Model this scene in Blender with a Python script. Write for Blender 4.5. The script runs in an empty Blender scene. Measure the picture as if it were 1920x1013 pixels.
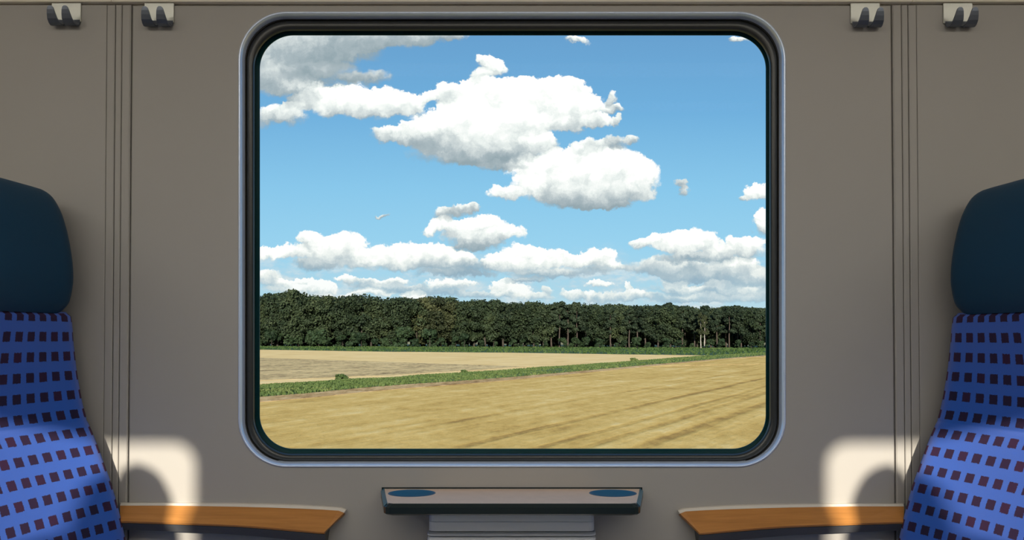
import bpy, bmesh, math, random
from mathutils import Vector, noise as mnoise

sc = bpy.context.scene
col = sc.collection
R = math.radians
random.seed(7)

# ------------------------------------------------------------------ camera
F = 1390.0                     # focal length in pixels of the 1920 px wide frame
PITCH = R(0.9)
CAM = Vector((0.0, -1.63, 1.03))
CX, CY = 960.0, 608.0          # principal point (vertical lens shift)
cam_d = bpy.data.cameras.new('camera')
cam = bpy.data.objects.new('camera', cam_d)
col.objects.link(cam)
cam.location = CAM
cam.rotation_euler = (math.pi / 2 + PITCH, 0, 0)
cam_d.sensor_fit = 'HORIZONTAL'
cam_d.sensor_width = 36.0
cam_d.lens = 36.0 * F / 1920.0
cam_d.shift_y = (CY - 506.5) / 1920.0
cam_d.clip_start = 0.02
cam_d.clip_end = 5000
sc.camera = cam


def P(px, row, y):
    """world point seen at (px, row) of the photograph on the plane y = const"""
    dx = (px - CX) / F
    dz = (CY - row) / F
    c, s = math.cos(PITCH), math.sin(PITCH)
    d = Vector((dx, c - dz * s, s + dz * c))
    return CAM + d * ((y - CAM.y) / d.y)


def lin(r, g, b):
    f = lambda v: v / 12.92 if v <= 0.04045 else ((v + 0.055) / 1.055) ** 2.4
    return (f(r / 255), f(g / 255), f(b / 255), 1.0)


# ------------------------------------------------------------------ view
sc.view_settings.view_transform = 'Standard'
sc.view_settings.look = 'None'
sc.view_settings.exposure = 0.0
sc.view_settings.gamma = 1.0
sc.view_settings.use_curve_mapping = False
sc.cycles.use_denoising = True
sc.cycles.max_bounces = 10
sc.cycles.diffuse_bounces = 6
sc.cycles.transparent_max_bounces = 16
sc.cycles.sample_clamp_indirect = 6.0

# ------------------------------------------------------------------ world: blue sky with cumulus
# every puff: azimuth / height of the cloud in thousandths of the horizon distance (tangent units), radii, greyness
PUFFS = [
    # high grey bank upper left
    (500, 105, 60, 50, .55), (560, 100, 80, 45, .8), (640, 85, 90, 34, .9), (720, 70, 80, 22, .75), (800, 58, 70, 22, .65),
    (600, 138, 70, 22, .9), (505, 145, 50, 28, .45), (560, 168, 44, 20, .65), (690, 142, 42, 13, .85), (560, 60, 200, 34, .7), (850, 60, 30, 16, .4),
    # white cloud under it
    (610, 188, 42, 26, .1), (665, 185, 55, 28, .0), (725, 188, 52, 25, .05), (775, 190, 26, 18, .15), (690, 205, 80, 18, .3),
    (505, 212, 34, 20, .5), (545, 215, 28, 20, .5), (560, 190, 26, 16, .5),
    # big central cloud
    (800, 178, 14, 11, .0), (830, 172, 26, 18, .1), (870, 180, 45, 28, .0), (915, 175, 42, 26, .0), (960, 178, 42, 32, .0), (1010, 175, 35, 28, .05),
    (1055, 178, 48, 34, .0), (1085, 205, 50, 30, .1), (1125, 228, 34, 14, .3), (1000, 215, 80, 32, .0), (900, 225, 100, 34, .0),
    (830, 235, 70, 26, .1), (760, 250, 46, 20, .3), (715, 250, 24, 16, .55), (930, 262, 90, 28, .2), (1010, 270, 40, 20, .3),
    (870, 275, 80, 16, .7), (920, 295, 75, 14, .95), (940, 312, 45, 9, .9),
    (912, 112, 17, 14, .25), (930, 125, 18, 14, .25), (905, 142, 20, 16, .3), (880, 152, 16, 9, .4),
    (1052, 160, 34, 18, .0), (985, 158, 24, 14, .0), (935, 160, 26, 16, .0), (880, 290, 110, 18, .85), (800, 262, 60, 16, .6), (1080, 232, 60, 14, .45),
    # second cloud, lower right of it
    (1195, 262, 13, 11, .6), (1160, 268, 28, 13, .6), (1110, 272, 32, 13, .45), (1090, 285, 28, 15, .4),
    (1000, 318, 46, 24, .05), (1055, 312, 48, 30, .0), (1115, 312, 50, 30, .0), (1165, 308, 42, 28, .05), (1195, 335, 42, 34, .1),
    (945, 360, 30, 12, .2), (1010, 350, 60, 22, .2), (1090, 350, 80, 28, .25), (1160, 360, 60, 20, .4), (1090, 378, 70, 15, .95), (1130, 385, 55, 9, .9),
    # small cloud
    (830, 402, 26, 13, .5), (865, 392, 30, 12, .55), (885, 388, 14, 9, .6), (808, 428, 16, 16, .0), (850, 425, 38, 16, .15), (905, 422, 40, 18, .0),
    (950, 440, 34, 15, .1), (890, 448, 62, 14, .5), (895, 462, 48, 9, .95),
    # long bank over the wood, left
    (505, 476, 24, 13, .05), (540, 474, 26, 14, .1), (575, 450, 24, 15, .0), (610, 456, 28, 16, .0), (650, 456, 34, 18, .0), (620, 480, 70, 20, .25),
    (720, 474, 36, 16, .0), (770, 476, 38, 18, .0), (815, 474, 36, 16, .0), (855, 484, 36, 15, .1), (740, 494, 90, 12, .4), (590, 500, 40, 11, .85),
    (870, 500, 90, 13, .8), (840, 514, 70, 8, .95),
    (945, 490, 34, 16, .05), (990, 474, 36, 17, .0), (1040, 482, 34, 16, .05), (1085, 490, 28, 13, .1), (1120, 482, 28, 15, .0), (1000, 498, 70, 13, .2),
    (1130, 500, 46, 11, .35), (1040, 514, 110, 8, .85), (980, 526, 50, 6, .95),
    # right bank
    (1200, 460, 22, 9, .25), (1235, 454, 30, 13, .05), (1280, 448, 34, 17, .0), (1320, 446, 30, 18, .0), (1290, 466, 56, 13, .3), (1300, 482, 60, 8, .9),
    (1385, 452, 20, 12, .0), (1412, 456, 24, 12, .0), (1400, 476, 46, 16, .45), (1350, 474, 24, 20, .5), (1230, 500, 60, 18, .65), (1300, 505, 90, 16, .75),
    (1390, 502, 38, 15, .15), (1360, 520, 120, 14, .75), (1420, 530, 60, 16, .6),
    (1412, 360, 20, 15, .05), (1432, 355, 18, 16, .0), (1390, 372, 14, 6, .5), (1432, 405, 20, 18, .0), (1440, 430, 24, 14, .5),
    # low clouds just over the tree tops
    (500, 525, 34, 16, .5), (532, 530, 24, 8, .0), (572, 528, 20, 7, .0), (550, 545, 60, 10, .45), (605, 540, 26, 12, .0), (650, 521, 22, 8, .05), (690, 530, 44, 8, .6), (740, 526, 26, 8, .15), (720, 540, 60, 7, .7),
    (690, 552, 50, 9, .2), (775, 556, 26, 9, .0), (600, 560, 70, 9, .45), (845, 532, 46, 8, .05), (800, 545, 70, 9, .85), (935, 533, 20, 10, .0), (962, 545, 34, 10, .0), (890, 552, 70, 8, .7), (1000, 558, 46, 8, .5),
    (1030, 545, 16, 8, .35), (1080, 552, 26, 10, .45), (1128, 534, 22, 7, .15), (1178, 540, 8, 14, .2), (1192, 552, 16, 8, .05), (1150, 558, 60, 10, .6), (1110, 558, 9, 12, .1),
    (1270, 542, 50, 9, .6), (1258, 530, 26, 6, .3), (1340, 545, 70, 12, .75), (1345, 532, 26, 6, .3), (1410, 552, 50, 12, .55), (1400, 545, 18, 5, .1), (1260, 560, 90, 10, .7), (1340, 562, 80, 9, .6), (1300, 520, 60, 8, .85),
    # wisps
    (1142, 186, 10, 16, .5), (1150, 205, 18, 8, .5), (1160, 225, 8, 10, .5), (1278, 340, 10, 10, .6), (1284, 354, 9, 9, .65), (1085, 72, 26, 6, .4), (1390, 72, 24, 5, .5),
    (715, 402, 22, 4, .75),
]

world = bpy.data.worlds.new('sky')
sc.world = world
world.use_nodes = True
wt = world.node_tree
wt.nodes.clear()


class NT:
    def __init__(self, tree):
        self.t = tree

    def new(self, kind, **props):
        n = self.t.nodes.new(kind)
        for k, v in props.items():
            setattr(n, k, v)
        return n

    def put(self, sock, v):
        if v is None:
            return
        if isinstance(v, bpy.types.NodeSocket):
            self.t.links.new(v, sock)
        else:
            sock.default_value = v

    def m(self, op, a, b=None, c=None, clamp=False):
        n = self.new('ShaderNodeMath', operation=op, use_clamp=clamp)
        self.put(n.inputs[0], a)
        self.put(n.inputs[1], b)
        self.put(n.inputs[2], c)
        return n.outputs[0]

    def v(self, op, a, b=None, c=None, scale=None):
        n = self.new('ShaderNodeVectorMath', operation=op)
        self.put(n.inputs[0], a)
        self.put(n.inputs[1], b)
        self.put(n.inputs[2], c)
        if scale is not None:
            self.put(n.inputs['Scale'], scale)
        return n.outputs['Value'] if op in ('DOT_PRODUCT', 'LENGTH') else n.outputs['Vector']

    def noise(self, vec, scale, detail=4, rough=0.55, dist=0.0, out='Fac', dim='3D'):
        n = self.new('ShaderNodeTexNoise', noise_dimensions=dim)
        self.put(n.inputs['Vector'], vec)
        self.put(n.inputs['Scale'], scale)
        n.inputs['Detail'].default_value = detail
        n.inputs['Roughness'].default_value = rough
        n.inputs['Distortion'].default_value = dist
        return n.outputs[0 if out == 'Fac' else 1]

    def ramp(self, fac, stops, interp='LINEAR'):
        n = self.new('ShaderNodeValToRGB')
        n.color_ramp.interpolation = interp
        el = n.color_ramp.elements
        while len(el) < len(stops):
            el.new(0.5)
        for e, (p, c) in zip(el, stops):
            e.position = p
            e.color = c if hasattr(c, '__len__') else (c, c, c, 1)
        self.put(n.inputs[0], fac)
        return n.outputs[0]

    def mix(self, fac, a, b, blend='MIX'):
        n = self.new('ShaderNodeMix', data_type='RGBA', blend_type=blend)
        self.put(n.inputs[0], fac)
        self.put(n.inputs[6], a)
        self.put(n.inputs[7], b)
        return n.outputs[2]

    def mapr(self, v, a, b, c=0.0, d=1.0, smooth=True):
        n = self.new('ShaderNodeMapRange', interpolation_type='SMOOTHSTEP' if smooth else 'LINEAR', clamp=True)
        self.put(n.inputs[0], v)
        for i, q in enumerate((a, b, c, d)):
            self.put(n.inputs[i + 1], q)
        return n.outputs[0]


def build_sky():
    k = NT(wt)
    tc = k.new('ShaderNodeTexCoord')
    sep = k.new('ShaderNodeSeparateXYZ')
    k.put(sep.inputs[0], tc.outputs['Generated'])
    ay = k.m('MAXIMUM', k.m('ABSOLUTE', sep.outputs[1]), 0.04)
    X = k.m('MULTIPLY_ADD', k.m('DIVIDE', sep.outputs[0], ay), 1390.0, 960.0)
    Y = k.m('MULTIPLY_ADD', k.m('DIVIDE', sep.outputs[2], ay), -1390.0, 630.0)
    comb = k.new('ShaderNodeCombineXYZ')
    k.put(comb.inputs[0], X)
    k.put(comb.inputs[1], Y)
    p0 = comb.outputs[0]
    # noise gets finer towards the horizon, where clouds are further off
    n1 = k.noise(p0, 0.014, 5, 0.62, 0.0, 'Color', '2D')
    warp = k.v('MULTIPLY', k.v('SUBTRACT', n1, (0.5, 0.5, 0.5)), (54, 34, 0))
    n2 = k.noise(p0, 0.055, 4, 0.65, 0.0, 'Color', '2D')
    warp2 = k.v('MULTIPLY', k.v('SUBTRACT', n2, (0.5, 0.5, 0.5)), (19, 14, 0))
    p = k.v('ADD', k.v('ADD', p0, warp), warp2)
    # sums over the puffs: weight, and the two terms of the shade (height in the puff, greyness)
    p_base = p
    acc = None
    for i, (cx, cy, rx, ry, g) in enumerate(PUFFS):
        if i and i % 8 == 0:     # keeps the puffs evaluated one after the other (small shader stack)
            p = k.v('MULTIPLY_ADD', acc, (1e-7, 1e-7, 0), p_base)
        q = k.v('MULTIPLY_ADD', p, (1 / rx, 1 / ry, 0), (-cx / rx, -cy / ry, 0))
        w = k.m('MULTIPLY_ADD', k.v('DOT_PRODUCT', q, q), -0.6, 1.0, clamp=True)
        acc = k.v('MULTIPLY_ADD', w, (1.0, -0.42 / ry, 0.42 * cy / ry - 0.80 * g), acc if acc is not None else (0, 0, 0))
    sa = k.new('ShaderNodeSeparateXYZ')
    k.put(sa.inputs[0], acc)
    W = sa.outputs[0]
    sp = k.new('ShaderNodeSeparateXYZ')
    k.put(sp.inputs[0], p_base)
    base_sh = k.m('DIVIDE', k.m('MULTIPLY_ADD', sa.outputs[1], sp.outputs[1], sa.outputs[2]), k.m('MAXIMUM', W, 0.001))
    # billowing detail
    vor = k.new('ShaderNodeTexVoronoi', feature='SMOOTH_F1', normalize=True, voronoi_dimensions='2D')
    k.put(vor.inputs['Vector'], k.v('ADD', p0, k.v('MULTIPLY', warp2, (1.6, 1.6, 0))))
    vor.inputs['Scale'].default_value = 0.034
    vor.inputs['Detail'].default_value = 3.0
    vor.inputs['Roughness'].default_value = 0.55
    vor.inputs['Smoothness'].default_value = 0.35
    bil = k.m('SUBTRACT', 0.36, vor.outputs['Distance'])
    dens = k.m('MULTIPLY_ADD', bil, 0.75, W)
    low = k.mapr(base_sh, 0.1, -0.6, 0.26, 0.75)
    a = k.mapr(dens, 0.30, k.m('ADD', 0.30, low))
    a = k.m('MULTIPLY', a, k.mapr(Y, 470.0, 590.0, 1.0, 0.80))
    # shading of the cloud: white sunlit heads, grey flat bases
    fine = k.noise(p_base, 0.022, 5, 0.6, 0.0, 'Fac', '2D')
    sh = k.m('ADD', base_sh, 0.80)
    sh = k.m('MULTIPLY_ADD', k.m('SUBTRACT', fine, 0.5), 0.75, sh)
    sh = k.m('MULTIPLY_ADD', bil, 0.5, sh)
    thin = k.mapr(dens, 0.36, 1.2, 0.0, 0.10)
    sh = k.m('ADD', sh, thin)
    hz = k.mapr(Y, 420.0, 600.0)
    c_hi = k.ramp(sh, [(0.0, lin(150, 168, 176)), (0.28, lin(172, 186, 192)), (0.5, lin(208, 217, 218)), (0.7, lin(240, 246, 243)), (0.86, (1.05, 1.05, 1.03, 1))])
    c_lo = k.ramp(sh, [(0.0, lin(150, 182, 204)), (0.28, lin(176, 200, 212)), (0.5, lin(206, 220, 224)), (0.7, lin(240, 244, 238)), (0.86, (1.05, 1.04, 1.0, 1))])
    cloud = k.mix(hz, c_hi, c_lo)
    yy = k.m('DIVIDE', Y, 640.0, clamp=True)
    blue = k.ramp(yy, [(0.0, lin(88, 146, 198)), (0.12, lin(106, 163, 210)), (0.32, lin(113, 176, 222)), (0.55, lin(138, 200, 236)),
                       (0.72, lin(154, 211, 240)), (0.86, lin(176, 217, 234)), (0.97, lin(200, 224, 232))])
    # thin distant veil of cloud low over the horizon
    vv = k.noise(k.v('MULTIPLY', p0, (1.0, 2.4, 1.0)), 0.011, 5, 0.62, 0.0, 'Fac', '2D')
    veil = k.m('MULTIPLY', k.mapr(vv, 0.40, 0.66), k.m('MULTIPLY', k.mapr(Y, 445.0, 520.0), 0.72))
    blue = k.mix(veil, blue, k.ramp(vv, [(0.42, lin(186, 208, 222)), (0.62, lin(222, 230, 232))]))
    skyc = k.mix(a, blue, cloud)
    bg = k.new('ShaderNodeBackground')
    k.put(bg.inputs[0], skyc)
    bg.inputs[1].default_value = 1.0
    out = k.new('ShaderNodeOutputWorld')
    wt.links.new(bg.outputs[0], out.inputs[0])
    world.cycles.sampling_method = 'MANUAL'
    world.cycles.sample_map_resolution = 512


build_sky()

# ------------------------------------------------------------------ sun (behind the traveller, through the windows across the aisle)
SUN_TAN = 0.325
sun_d = bpy.data.lights.new('sun', 'SUN')
sun_d.energy = 7.5
sun_d.color = (1.0, 0.91, 0.77)
sun_d.angle = R(0.9)
sun = bpy.data.objects.new('sun', sun_d)
col.objects.link(sun)
sun.location = (0, -30, 12)
sun.rotation_euler = Vector((0.0, -1.0, SUN_TAN)).to_track_quat('Z', 'Y').to_euler()


# ------------------------------------------------------------------ helpers
def mesh_obj(name, verts, faces, mat=None, parent=None, smooth=False, uvs=None, loc=None):
    """one mesh object; verts are world coordinates, loc becomes the origin"""
    o0 = Vector(loc) if loc is not None else Vector((0, 0, 0))
    me = bpy.data.meshes.new(name)
    me.from_pydata([tuple(Vector(v) - o0) for v in verts], [], faces)
    if uvs is not None:
        ul = me.uv_layers.new(name='uv')
        for poly in me.polygons:
            for li in poly.loop_indices:
                ul.data[li].uv = uvs[me.loops[li].vertex_index]
    bm = bmesh.new()
    bm.from_mesh(me)
    bmesh.ops.recalc_face_normals(bm, faces=bm.faces)
    bm.to_mesh(me)
    bm.free()
    if smooth:
        for p in me.polygons:
            p.use_smooth = True
    if mat:
        me.materials.append(mat)
    o = bpy.data.objects.new(name, me)
    col.objects.link(o)
    o.location = o0
    if parent is not None:
        o.parent = parent
        o.location = o0 - parent.location
    return o


def tag(o, label=None, cat=None, group=None, kind=None):
    if label:
        o['label'] = label
    if cat:
        o['category'] = cat
    if group:
        o['group'] = group
    if kind:
        o['kind'] = kind
    return o


def empty(name, loc, label=None, cat=None, group=None, kind=None):
    o = bpy.data.objects.new(name, None)
    col.objects.link(o)
    o.location = loc
    o.empty_display_size = 0.05
    return tag(o, label, cat, group, kind)


def loft(loops, cap0=True, cap1=True, closed=True):
    verts, faces = [], []
    n = len(loops[0])
    for lp in loops:
        verts += [Vector(p) for p in lp]
    for i in range(len(loops) - 1):
        for j in range(n if closed else n - 1):
            k = (j + 1) % n
            faces.append((i * n + j, i * n + k, (i + 1) * n + k, (i + 1) * n + j))
    if cap0:
        faces.append(tuple(range(n - 1, -1, -1)))
    if cap1:
        faces.append(tuple((len(loops) - 1) * n + j for j in range(n)))
    return verts, faces


def box(x0, x1, y0, y1, z0, z1, ch=0.0):
    if ch <= 0:
        v = [(x, y, z) for z in (z0, z1) for (x, y) in ((x0, y0), (x1, y0), (x1, y1), (x0, y1))]
        f = [(0, 3, 2, 1), (4, 5, 6, 7), (0, 1, 5, 4), (1, 2, 6, 5), (2, 3, 7, 6), (3, 0, 4, 7)]
        return v, f

    def lp(i, z):
        return [(x0 + i + ch, y0 + i, z), (x1 - i - ch, y0 + i, z), (x1 - i, y0 + i + ch, z), (x1 - i, y1 - i - ch, z),
                (x1 - i - ch, y1 - i, z), (x0 + i + ch, y1 - i, z), (x0 + i, y1 - i - ch, z), (x0 + i, y0 + i + ch, z)]
    return loft([lp(ch, z0), lp(0, z0 + ch), lp(0, z1 - ch), lp(ch, z1)])


def joinvf(*parts):
    V, Fc = [], []
    for v, f in parts:
        o = len(V)
        V += list(v)
        Fc += [tuple(i + o for i in q) for q in f]
    return V, Fc


def rrect_px(l, r, t, b, rad, y, n=14):
    """rounded rectangle given by its outline in the photograph, on the plane y"""
    pts = []
    for (cx, cy, a0) in ((r - rad, t + rad, -90), (r - rad, b - rad, 0), (l + rad, b - rad, 90), (l + rad, t + rad, 180)):
        for i in range(n + 1):
            a = R(a0 + 90 * i / n)
            pts.append(P(cx + rad * math.cos(a), cy + rad * math.sin(a), y))
    return pts


def rrect(x0, x1, z0, z1, rad, y, n=10):
    pts = []
    for (cx, cz, a0) in ((x1 - rad, z1 - rad, 90), (x1 - rad, z0 + rad, 0), (x0 + rad, z0 + rad, -90), (x0 + rad, z1 - rad, 180)):
        for i in range(n + 1):
            a = R(a0 - 90 * i / n)
            pts.append(Vector((cx + rad * math.cos(a), y, cz + rad * math.sin(a))))
    return pts


def holed_panel(outer, holes, y0, y1, ch=0.0015):
    """flat panel in the xz plane with holes, front at y0, back at y1, chamfered outer edge"""
    cx = sum(p[0] for p in outer) / len(outer)
    cz = sum(p[1] for p in outer) / len(outer)
    ins = [(x - math.copysign(ch, x - cx), z - math.copysign(ch, z - cz)) for x, z in outer]
    bm = bmesh.new()
    edges = []

    def ring(pts):
        vs = [bm.verts.new(p) for p in pts]
        return vs, [bm.edges.new((vs[i], vs[(i + 1) % len(vs)])) for i in range(len(vs))]
    for yy, oo in ((y0, ins), (y1, outer)):
        e = ring([(x, yy, z) for x, z in oo])[1]
        for h in holes:
            e += ring([(p[0], yy, p[2]) for p in h])[1]
        bmesh.ops.triangle_fill(bm, use_beauty=True, use_dissolve=False, edges=e)
    bm.verts.index_update()
    V = [v.co.copy() for v in bm.verts]
    Fc = [tuple(v.index for v in f.verts) for f in bm.faces]
    bm.free()
    loops = [[(x, y0, z) for x, z in ins], [(x, y0 + ch, z) for x, z in outer], [(x, y1, z) for x, z in outer]]
    parts = [(V, Fc), loft(loops, False, False)]
    for h in holes:
        parts.append(loft([[(p[0], y0, p[2]) for p in h], [(p[0], y1, p[2]) for p in h]], False, False))
    return joinvf(*parts)


# ------------------------------------------------------------------ materials
def mat(name, color, rough=0.5, metal=0.0, spec=0.5, bump=None, vary=None, coat=0.0):
    m = bpy.data.materials.new(name)
    m.use_nodes = True
    nt = m.node_tree
    b = nt.nodes['Principled BSDF']
    k = NT(nt)
    b.inputs['Base Color'].default_value = color
    b.inputs['Roughness'].default_value = rough
    b.inputs['Metallic'].default_value = metal
    b.inputs['Specular IOR Level'].default_value = spec
    b.inputs['Coat Weight'].default_value = coat
    pos = k.new('ShaderNodeNewGeometry').outputs['Position']
    if vary:
        sc_, amt = vary
        f = k.noise(pos, sc_, 3, 0.6)
        d = tuple(c * (1 - amt) for c in color[:3]) + (1,)
        u = tuple(min(1, c * (1 + amt)) for c in color[:3]) + (1,)
        k.put(b.inputs['Base Color'], k.ramp(f, [(0.3, d), (0.7, u)]))
    if bump:
        bs, st, di = bump
        bn = k.new('ShaderNodeBump')
        bn.inputs['Strength'].default_value = st
        bn.inputs['Distance'].default_value = di
        k.put(bn.inputs['Height'], k.noise(pos, bs, 3, 0.6))
        k.put(b.inputs['Normal'], bn.outputs[0])
    return m


WALL_C = (0.360, 0.340, 0.312, 1)
M = {}
M['wall'] = mat('wall_laminate', WALL_C, 0.5, 0, 0.35, bump=(900, 0.10, 0.0006), vary=(1.6, 0.03))
M['trim'] = mat('cream_trim', (0.92, 0.83, 0.68, 1), 0.45, 0, 0.4)
M['gap'] = mat('dark_gap', (0.02, 0.02, 0.018, 1), 0.8)
M['reveal'] = mat('grey_blue_reveal', (0.66, 0.75, 0.92, 1), 0.30, 0.35, 0.6)
M['rubber'] = mat('black_rubber', (0.020, 0.021, 0.019, 1), 0.34, 0, 0.6, bump=(700, 0.12, 0.0005))
M['frit'] = mat('glass_border', (0.003, 0.040, 0.046, 1), 0.22, 0, 0.5)
M['floor'] = mat('floor_covering', (0.16, 0.16, 0.17, 1), 0.7, bump=(400, 0.1, 0.001), vary=(60, 0.2))
M['ceiling'] = mat('ceiling_panel', (0.62, 0.60, 0.55, 1), 0.5)
M['inwall'] = mat('far_wall_laminate', (0.50, 0.46, 0.41, 1), 0.5)
M['steel'] = mat('satin_steel', (0.52, 0.52, 0.47, 1), 0.36, 0.85, 0.5)
M['steel_dark'] = mat('satin_steel_prong', (0.15, 0.17, 0.21, 1), 0.38, 0.7, 0.5)
M['leather'] = mat('navy_leatherette', (0.004, 0.046, 0.100, 1), 0.5, 0, 0.22, bump=(1500, 0.25, 0.0006))
M['shell'] = mat('seat_shell', (0.10, 0.11, 0.12, 1), 0.45)
M['greyplastic'] = mat('grey_plastic', (0.075, 0.075, 0.078, 1), 0.45, 0, 0.4)
M['creamplastic'] = mat('cream_edge', (0.62, 0.57, 0.50, 1), 0.28, 0, 0.5)
M['rim_sky_tint'] = mat('sky_tinted_table_rim', (0.03, 0.14, 0.21, 1), 0.3)  # blue stands in for sky reflected on the table's side chamfers
M['tablebody'] = mat('navy_table_edge', (0.010, 0.018, 0.020, 1), 0.25, 0, 0.5)
M['tabletop'] = mat('beige_table_laminate', (0.66, 0.50, 0.40, 1), 0.50, 0, 0.4, vary=(40, 0.04))
M['dish'] = mat('blue_recess', (0.012, 0.10, 0.22, 1), 0.3, 0, 0.5)
M['bin'] = mat('bin_grey_metal', (0.84, 0.85, 0.86, 1), 0.38, 0.05, 0.5)
M['bindark'] = mat('bin_dark_slot', (0.012, 0.014, 0.015, 1), 0.6)


def wood_material():
    m = bpy.data.materials.new('honey_beech_wood')
    m.use_nodes = True
    k = NT(m.node_tree)
    b = m.node_tree.nodes['Principled BSDF']
    pos = k.new('ShaderNodeNewGeometry').outputs['Position']
    s = k.v('MULTIPLY', pos, (5, 110, 110))
    f = k.noise(s, 1.0, 4, 0.6, 0.4)
    k.put(b.inputs['Base Color'], k.ramp(f, [(0.25, (0.33, 0.135, 0.032, 1)), (0.55, (0.43, 0.185, 0.046, 1)), (0.8, (0.50, 0.225, 0.062, 1))]))
    b.inputs['Roughness'].default_value = 0.34
    return m


M['wood'] = wood_material()


def glass_material():
    m = bpy.data.materials.new('window_glass')
    m.use_nodes = True
    nt = m.node_tree
    nt.nodes.clear()
    k = NT(nt)
    tr = k.new('ShaderNodeBsdfTransparent')
    tr.inputs[0].default_value = (0.985, 0.995, 0.99, 1)
    gl = k.new('ShaderNodeBsdfGlossy')
    gl.inputs['Roughness'].default_value = 0.0
    fr = k.new('ShaderNodeFresnel')
    fr.inputs['IOR'].default_value = 1.06
    mx = k.new('ShaderNodeMixShader')
    nt.links.new(fr.outputs[0], mx.inputs[0])
    nt.links.new(tr.outputs[0], mx.inputs[1])
    nt.links.new(gl.outputs[0], mx.inputs[2])
    out = k.new('ShaderNodeOutputMaterial')
    nt.links.new(mx.outputs[0], out.inputs[0])
    return m


M['glass'] = glass_material()


def plush_material():
    """blue moquette with rows of small dark dashes; uv is in metres on the seat surface"""
    m = bpy.data.materials.new('blue_dashed_moquette')
    m.use_nodes = True
    nt = m.node_tree
    k = NT(nt)
    b = nt.nodes['Principled BSDF']
    uvn = k.new('ShaderNodeUVMap')
    uvn.uv_map = 'uv'
    uv = uvn.outputs[0]
    rag = k.v('MULTIPLY', k.v('SUBTRACT', k.noise(uv, 420, 2, 0.6, 0, 'Color'), (0.5, 0.5, 0.5)), (0.004, 0.004, 0))
    s = k.new('ShaderNodeSeparateXYZ')
    k.put(s.inputs[0], k.v('ADD', uv, rag))
    fu = k.m('FRACT', k.m('DIVIDE', s.outputs[0], 0.0295))
    fv = k.m('FRACT', k.m('DIVIDE', s.outputs[1], 0.0412))
    du = k.m('ABSOLUTE', k.m('SUBTRACT', fu, 0.5))
    dv = k.m('ABSOLUTE', k.m('SUBTRACT', fv, 0.5))
    dash = k.m('MULTIPLY', k.mapr(du, 0.31, 0.28), k.mapr(dv, 0.25, 0.22))
    # each dash has a slightly different dye
    cell = k.new('ShaderNodeCombineXYZ')
    k.put(cell.inputs[0], k.m('FLOOR', k.m('DIVIDE', s.outputs[0], 0.0295)))
    k.put(cell.inputs[1], k.m('FLOOR', k.m('DIVIDE', s.outputs[1], 0.0412)))
    wn = k.new('ShaderNodeTexWhiteNoise', noise_dimensions='2D')
    k.put(wn.inputs[0], cell.outputs[0])
    dcol = k.ramp(wn.outputs['Value'], [(0.0, (0.002, 0.010, 0.040, 1)), (0.7, (0.004, 0.010, 0.040, 1)), (1.0, (0.016, 0.010, 0.042, 1))])
    pile = k.noise(uv, 900, 2, 0.7)
    base = k.ramp(pile, [(0.3, (0.001, 0.078, 0.44, 1)), (0.7, (0.002, 0.110, 0.58, 1))])
    k.put(b.inputs['Base Color'], k.mix(dash, base, dcol))
    b.inputs['Roughness'].default_value = 0.85
    b.inputs['Specular IOR Level'].default_value = 0.15
    # upright pile: its tips catch light that grazes the cloth
    sh = k.new('ShaderNodeBsdfSheen', distribution='ASHIKHMIN')
    k.put(sh.inputs['Color'], k.mix(dash, (0.27, 0.22, 0.18, 1), (0.15, 0.05, 0.07, 1)))
    sh.inputs['Roughness'].default_value = 0.45
    ad = k.new('ShaderNodeAddShader')
    out = [n for n in nt.nodes if n.type == 'OUTPUT_MATERIAL'][0]
    nt.links.new(b.outputs[0], ad.inputs[0])
    nt.links.new(sh.outputs[0], ad.inputs[1])
    nt.links.new(ad.outputs[0], out.inputs[0])
    bn = k.new('ShaderNodeBump')
    bn.inputs['Strength'].default_value = 0.5
    bn.inputs['Distance'].default_value = 0.0015
    k.put(bn.inputs['Height'], k.noise(uv, 1200, 2, 0.7))
    k.put(b.inputs['Normal'], bn.outputs[0])
    k.put(sh.inputs['Normal'], bn.outputs[0])
    return m


M['plush'] = plush_material()


def fill_lamp_material():
    m = bpy.data.materials.new('fill_lamp_glow')
    m.use_nodes = True
    nt = m.node_tree
    nt.nodes.clear()
    k = NT(nt)
    e = k.new('ShaderNodeEmission')
    e.inputs[0].default_value = (1.0, 0.95, 0.85, 1)
    e.inputs[1].default_value = 10.0
    out = k.new('ShaderNodeOutputMaterial')
    nt.links.new(e.outputs[0], out.inputs[0])
    return m


M['lamp'] = fill_lamp_material()

# ------------------------------------------------------------------ coach shell
XL, XR = -3.4, 3.4             # ends of the modelled length of coach
YB = -2.70                     # inner face of the side wall across the aisle
ZC = 2.30
Z_TOP = P(960, 9.0, 0.0).z     # top edge of the wall panels
Z_COVE = P(960, 5.6, -0.002).z


def struct(name, vf, m, smooth=False):
    return tag(mesh_obj(name, vf[0], vf[1], m, smooth=smooth), kind='structure')


def gx(px):
    return P(px, 506, 0.0).x


# wall panels with the window opening; the joints are real gaps between the panels
hole = rrect_px(450, 1470, 25, 873.5, 86, 0.0)
struct('wall_center', holed_panel([(gx(243.2), 0.0), (gx(1675.8), 0.0), (gx(1675.8), Z_TOP), (gx(243.2), Z_TOP)], [hole], 0.0, 0.018, 0.0035), M['wall'])


def panel(name, a, b, y0, ch):
    xa, xb = sorted((a, b))
    out = [(xa, 0.0), (xb, 0.0), (xb, Z_TOP), (xa, Z_TOP)]
    struct(name, holed_panel(out, [], y0, 0.018, ch), M['wall'])


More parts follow.
